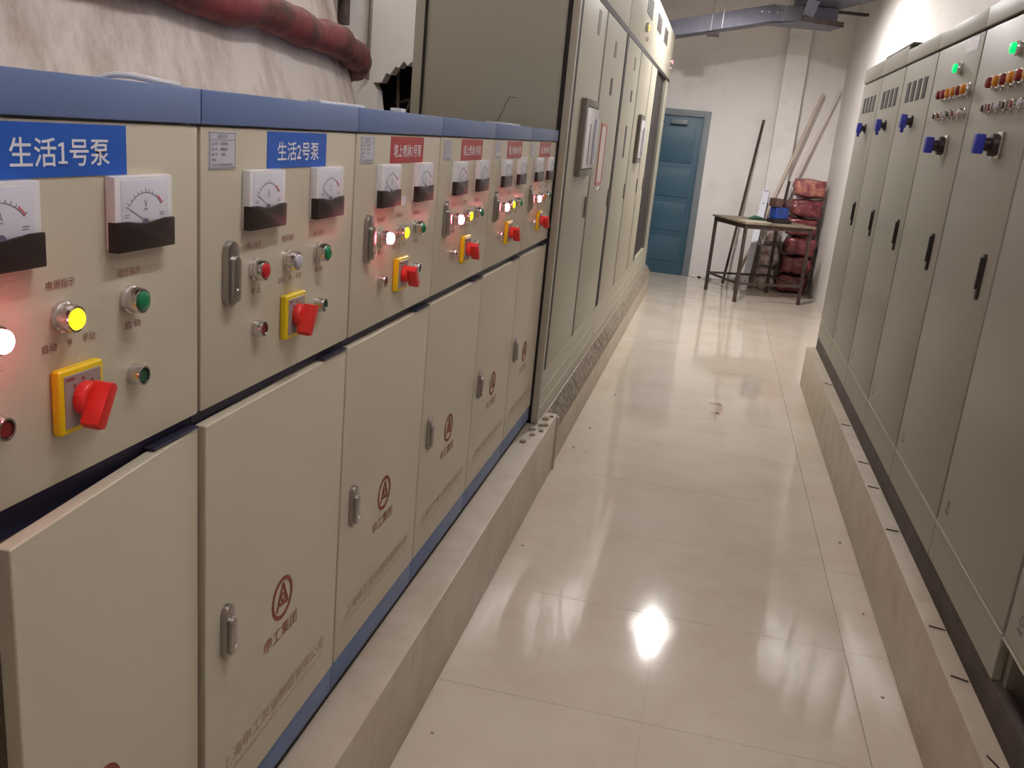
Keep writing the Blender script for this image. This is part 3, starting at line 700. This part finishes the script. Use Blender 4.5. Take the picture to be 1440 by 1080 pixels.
for i, (x, y, r) in enumerate([(0.60, 12.24, .035), (0.68, 12.22, .025), (0.74, 12.18, .022), (0.82, 12.14, .035)]):
    obj('debris_scrap', lump(r, 30 + i, (1, 1, .8)), M_WHITE if i != 1 else M_RUST, None, (x, y, r * 0.5), label='small scrap on the floor at the wall beside the blue door', cat='debris', group='scraps at the end wall')
# floor specks
for i, (x, y, r) in enumerate([(0.16, 4.35, .008), (0.24, 4.3, .006), (0.2, 4.75, .009), (0.26, 5.6, .01), (0.17, 1.6, .006), (0.155, 2.95, .007), (1.57, 3.6, .007), (1.58, 2.9, .006), (1.56, 2.3, .006)]):
    obj('dirt_crumb', lump(r, 60 + i), M_RUB, None, (x, y, r * 0.3), label='tiny dark dirt crumb on the floor near a kerb', cat='dirt', group='crumbs on the aisle floor')
# brown smear on the floor
sm = MB()
for pts, wd in (([(0.985, 5.50), (1.0, 5.62), (0.995, 5.78)], 0.035), ([(0.92, 5.76), (1.0, 5.775)], 0.03), ([(0.93, 5.53), (0.99, 5.52)], 0.028)):
    for p, q in zip(pts[:-1], pts[1:]): sm.bar((p[0], p[1], 0.0006), (q[0], q[1], 0.0006), wd, 0.001)
obj('mud_smear', sm.mesh('smear'), mat('dry_mud', srgb(196, 172, 146), 0.6, var=srgb(176, 148, 120), vscale=30), label='dried brown mud smear in the middle of the aisle floor', cat='smear')
# dark nails and splinters on the right kerb
for i, (x, y, a, L) in enumerate([(1.655, 1.55, 1.0, .08), (1.66, 1.95, 0.35, .05), (1.66, 2.25, 0.2, .06), (1.655, 3.05, 0.1, .07), (1.655, 3.55, 0.15, .08), (1.66, 3.9, 0.3, .06), (1.655, 4.55, 0.2, .09), (1.66, 5.5, 0.5, .08)]):
    dx, dy = math.cos(a) * min(L, .05) / 2, -math.sin(a) * L / 2
    obj('wire_offcut', MB().tube([(x - dx, y - dy, KZ + .0025), (x + dx, y + dy, KZ + .0025)], 0.0022, 6).mesh('wo'), M_DARK, None,
        label='short dark wire offcut lying on the right kerb', cat='wire', group='wire offcuts on the right kerb')

# ------------------------------------------------------------------ cable trays
def channel_mesh(path, wd, ht, th=0.004):
    """U-shaped tray, closed side down, along a list of points (bottom centre)"""
    mb = MB()
    for a, b in zip(path[:-1], path[1:]):
        a = Vector(a); b = Vector(b); d = (b - a); h = Vector((d.x, d.y, 0)).normalized(); s = Vector((-h.y, h.x, 0)) * wd / 2
        up = Vector((0, 0, ht)); t = Vector((0, 0, th)); q = s.normalized() * th
        def slab(o0, o1, z0, z1):
            vs = [a + o0 + z0, a + o1 + z0, a + o1 + z1, a + o0 + z1, b + o0 + z0, b + o1 + z0, b + o1 + z1, b + o0 + z1]
            mb.add(vs, [(0, 1, 2, 3), (7, 6, 5, 4), (0, 4, 5, 1), (1, 5, 6, 2), (2, 6, 7, 3), (3, 7, 4, 0)])
        Z = Vector((0, 0, 0))
        slab(-s, s, Z, t); slab(-s, -s + q, Z, up); slab(s - q, s, Z, up)
    return mb.mesh('tray', smooth=False, fix=True)
ta = thing('cable_tray', 'long grey cable tray sloping up from the tall cabinets to the right', 'cable tray', (0, 10.9, 0))
def slab(pts, th):
    n = len(pts); vs = [tuple(p) for p in pts] + [(p[0], p[1], p[2] + th) for p in pts]
    fs = [tuple(reversed(range(n))), tuple(range(n, 2 * n))] + [(k, (k + 1) % n, n + (k + 1) % n, n + k) for k in range(n)]
    return MB().add(vs, fs).mesh('slab', smooth=False, fix=True)
obj('sloped_tray', channel_mesh([(-0.08, 0, 2.945), (1.09, 0, 3.196)], 0.30, 0.176), M_TRAY, ta)
obj('level_tray', channel_mesh([(1.085, 0, 3.195), (1.78, 0, 3.202)], 0.30, 0.176), M_TRAY, ta)
obj('wide_bottom', slab([(0.90, 0.16, 3.186), (1.76, 0.32, 3.186), (1.85, -0.14, 3.186), (1.375, -0.41, 3.186)], 0.008), M_TRAY, ta)
obj('tray_lid', slab([(-0.08, -.152, 3.121), (1.09, -.152, 3.372), (1.09, .152, 3.372), (-0.08, .152, 3.121)], 0.008), M_TRAY, ta)
obj('joint_bracket', MB().box(0.37, 0.51, -0.16, -0.02, 2.998, 3.035).mesh('jb', bev=0.003), M_CHANNEL, ta)
for x, z in ((0.41, 3.05), (0.53, 3.08), (1.20, 3.2)):
    obj('hanger_rod', MB().tube([(x, -0.155, z), (x, -0.155, ZC - .002)], 0.005, 6).mesh('hr'), M_ZINC, ta)
for x in (0.95, 1.03, 1.12, 1.17):
    obj('splice_bolt', MB().tube([(x, -0.148, 3.29), (x, -0.163, 3.29)], 0.009, 8).mesh('sb'), M_CHROME, ta)
tb = thing('cable_tray', 'wide dark-bottomed cable tray crossing above toward the right wall', 'cable tray', (0, 0, 0))
obj('tray_trough', channel_mesh([(1.51, 11.08, 3.384), (1.90, 9.9, 3.384)], 0.44, 0.18), M_TRAY, tb)
obj('trough_flange', MB().bar((1.59, 10.92, 3.368), (2.13, 11.06, 3.368), 0.07, 0.028).mesh('tf'), M_CHANNEL, tb)
obj('edge_strip', MB().bar((1.385, 10.44, 3.205), (1.85, 10.74, 3.205), 0.022, 0.056).mesh('dp'), M_CHANNEL, tb)
obj('riser_plate', slab([(1.374, 10.47, 3.21), (1.49, 10.51, 3.21), (1.62, 10.27, 3.65), (1.46, 10.22, 3.65)], 0.006), M_TRAY, tb)
for x, y in ((1.55, 10.6), (1.85, 10.1)):
    obj('hanger_rod', MB().tube([(x, y, 3.40), (x, y, ZC - .002)], 0.005, 6).mesh('hr'), M_ZINC, tb)

# ------------------------------------------------------------------ work table and clutter at the end wall
TU = Vector((0.893, 0.449, 0)); TV = Vector((-0.449, 0.893, 0)); TO = Vector((1.135, 10.48, 0)); TL, TW, TH = 0.90, 0.82, 0.955
trot = math.atan2(TU.y, TU.x)
tbl = thing('work_table', 'rusty steel-framed work table standing in the far corner', 'table', TO, trot)
obj('table_top', MB().box(-0.02, TL + 0.02, -0.02, TW + 0.02, TH - 0.022, TH).mesh('top', bev=0.003), mat('worn_plywood', srgb(150, 138, 118), 0.5, var=srgb(110, 98, 84), vscale=7), tbl)
for x, y in ((0, 0), (TL - 0.035, 0), (0, TW - 0.035), (TL - 0.035, TW - 0.035)):
    obj('leg', rbox('tleg', (0, 0.035, 0, 0.035, 0, TH - 0.022), 0.003, 1), M_RUST, tbl, (x, y, 0))
for a in ((0.035, TL - .035, 0, 0.03, TH - 0.075, TH - 0.0225), (0.035, TL - .035, TW - .03, TW, TH - 0.075, TH - 0.0225), (0, 0.03, 0.035, TW - .035, TH - 0.075, TH - 0.0225), (TL - .03, TL, 0.035, TW - .035, TH - 0.075, TH - 0.0225)):
    obj('apron_rail', MB().box(*a).mesh('rail'), M_RUST, tbl)
for a in ((0.035, TL - .035, 0.003, 0.028, 0.215, 0.24), (0.035, TL - .035, TW - .028, TW - .003, 0.215, 0.24), (0.003, 0.028, 0.035, TW - .035, 0.215, 0.24), (TL - .028, TL - .003, 0.035, TW - .035, 0.215, 0.24)):
    obj('stretcher', MB().box(*a).mesh('str'), M_RUST, tbl)
def T(u, v, z=0.0): p = TO + TU * u + TV * v; return (p.x, p.y, TH + z)
obj('paper_sheet', MB().box(0, 0.34, 0, 0.26, 0, 0.003).mesh('ps'), mat('cream_paper', srgb(206, 198, 176), 0.6), None, T(0.05, 0.06), (0, 0, trot + 0.05),
    label='pale sheet of paper lying flat on the work table', cat='paper')
gt = thing('green_tool', 'small green hand tool lying on the work table', 'tool', T(0.36, 0.42), trot + 0.3)
obj('tool_body', MB().tube([(-0.12, 0, 0.02), (-0.02, 0.01, 0.03), (0.06, 0, 0.022), (0.13, -0.01, 0.015)], [0.012, 0.028, 0.022, 0.01], 10).mesh('gb'), mat('dark_green', srgb(58, 104, 88), 0.5), gt)
obj('tool_jaw', MB().box(0.12, 0.18, -0.03, 0.01, 0.004, 0.022).mesh('gj', bev=0.003), M_RUST, gt)
vs = thing('bench_vise', 'dark bench vise with a blue body and upright bar on the work table', 'vise', T(0.55, 0.22), trot)
obj('vise_base', MB().box(-0.11, 0.13, -0.08, 0.09, 0.0, 0.05).mesh('vb', bev=0.008), M_BLACK, vs)
obj('blue_body', MB().box(-0.10, 0.08, -0.075, 0.075, 0.05, 0.19).mesh('bb', bev=0.02, seg=3), mat('blue_enamel', srgb(36, 70, 160), 0.35, var=srgb(30, 44, 92), vscale=14), vs)
obj('vise_jaw', MB().box(-0.12, -0.02, -0.08, 0.08, 0.19, 0.29).box(0.02, 0.10, -0.08, 0.08, 0.19, 0.28).mesh('vj', bev=0.01), mat('dark_iron', srgb(86, 58, 56), 0.6), vs)
obj('upright_bar', MB().tube([(0.03, 0, 0.2), (0.06, 0.01, 0.50)], 0.017, 10).mesh('ub'), M_BLACK, vs)
obj('screw_handle', MB().tube([(0.15, -0.11, 0.10), (0.15, 0.11, 0.10)], 0.012, 8).tube([(0.07, 0, 0.1), (0.16, 0, 0.1)], 0.02, 8).mesh('sh'), M_RUST, vs)

def pillow(nx, ny, nz, seed, n=14):
    """sagging rectangular bag, base at z = 0"""
    rnd = random.Random(seed); b = bmesh.new(); bmesh.ops.create_cube(b, size=2.0)
    bmesh.ops.subdivide_edges(b, edges=b.edges[:], cuts=6, use_grid_fill=True)
    ph = [rnd.random() * 6 for _ in range(6)]
    for v in b.verts:
        x, y, z = v.co
        e = lambda a, c, d: a * math.sqrt(max(0, 1 - c * c * .16 - d * d * .16 + c * c * d * d / 12))
        q = Vector((e(x, y, z), e(y, x, z), e(z, x, y)))
        wv = 0.97 + 0.05 * math.sin(5 * x + ph[0] + 3 * z) + 0.05 * math.sin(6 * y + ph[1] + 2 * x) + 0.04 * math.sin(9 * z + ph[2] + 4 * y)
        v.co = Vector((q.x * nx / 2 * wv, q.y * ny / 2 * wv, (q.z * wv + 1) * nz / 2))
    zm = min(v.co.z for v in b.verts)
    for v in b.verts: v.co.z -= zm
    m = bpy.data.meshes.new('bag'); b.to_mesh(m); b.free()
    m.polygons.foreach_set('use_smooth', [True] * len(m.polygons)); return m
names = ['bottom', 'second', 'third', 'fourth', 'fifth', 'topmost']
s = 0.0
for i in range(6):
    me = pillow(0.41, 0.32, 0.232, 100 + i)
    obj('plastic_bag', me, M_BAG if i < 5 else M_BAGT, None, (1.90 + 0.012 * ((i * 7) % 3 - 1), 11.95, s), (0, 0, 0.06 * ((i * 5) % 3 - 1)),
        label=('topmost pink and orange plastic bag of the maroon stack in the corner' if i == 5 else '%s maroon plastic bag from the floor in the corner stack' % names[i]), cat='bag', group='maroon plastic bags stacked in the corner')
    s += max(v.co.z for v in me.vertices) + 0.001
s = 0.0
for i in range(3):
    me = pillow(0.235 - 0.01 * i, 0.22, 0.29, 140 + i)
    obj('clear_plastic_bag', me, M_SILV, None, (1.54 + 0.006 * i, 11.93, s), (0, 0, 0.1 * (i - 1)),
        label='%s crumpled clear plastic bundle left of the maroon bags' % ('bottom', 'middle', 'upper')[i], cat='bag', group='clear plastic bundles under the table')
    s += max(v.co.z for v in me.vertices) + 0.001
# leaning things
sp = thing('slotted_strip', 'white metal strip with round holes leaning behind the work table', 'metal strip', (1.27, 11.62, 0))
def strip():
    n = 40; mb = MB(); h = 1.42; poly = [(-0.042, 0), (0.042, 0), (0.042, h - 0.042)] + [(0.042 * math.cos(PI * k / 10), h - 0.042 + 0.042 * math.sin(PI * k / 10)) for k in range(1, 10)] + [(-0.042, h - 0.042)]
    return mb.prism_x(poly, -0.006, 0.006).mesh('strip', bev=0.001, seg=1)
pl = obj('strip_plate', strip(), mat('white_enamel', srgb(214, 216, 228), 0.35), sp, (0, 0, 0), (math.radians(-5), math.radians(-22), math.radians(-90)))
for z in (0.12, 1.0, 1.2, 1.375):
    for yy in ((0,) if z < 1.3 else (-0.016, 0.016)):
        obj('strip_hole', MB().lathe_x([(-0.0068, 0.009), (0.0068, 0.009)], 10, yy, z).mesh('hole'), M_DARK, pl)
obj('dark_board', MB().bar((1.365, 11.76, 0.012), (1.40, 12.16, 1.12), 0.07, 0.018).mesh('db', bev=0.002), mat('brown_board', srgb(112, 96, 84), 0.6, var=srgb(88, 74, 64), vscale=8), label='grey-brown board leaning beside the white strip', cat='board')
obj('steel_pole', MB().tube([(1.0, 11.86, 0.016), (1.215, 12.325, 2.17)], 0.017, 10).mesh('pole'), M_RUST, label='thin dark brown pole leaning on the end wall', cat='pole')
M_PVC = mat('dusty_pvc', srgb(226, 216, 210), 0.5)
obj('plastic_pipe', MB().tube([(1.16, 12.05, 0.03), (1.90, 12.245, 2.56)], 0.021, 12).mesh('pp'), mat('beige_pvc', srgb(204, 188, 174), 0.5), label='beige plastic pipe leaning diagonally into the corner', cat='pipe')
obj('plastic_pipe', MB().tube([(1.26, 12.06, 0.03), (2.115, 12.32, 2.60)], 0.02, 12).mesh('pp'), M_PVC, label='paler white plastic pipe leaning right of the beige one', cat='pipe')

bpy.data.objects.remove(_to)
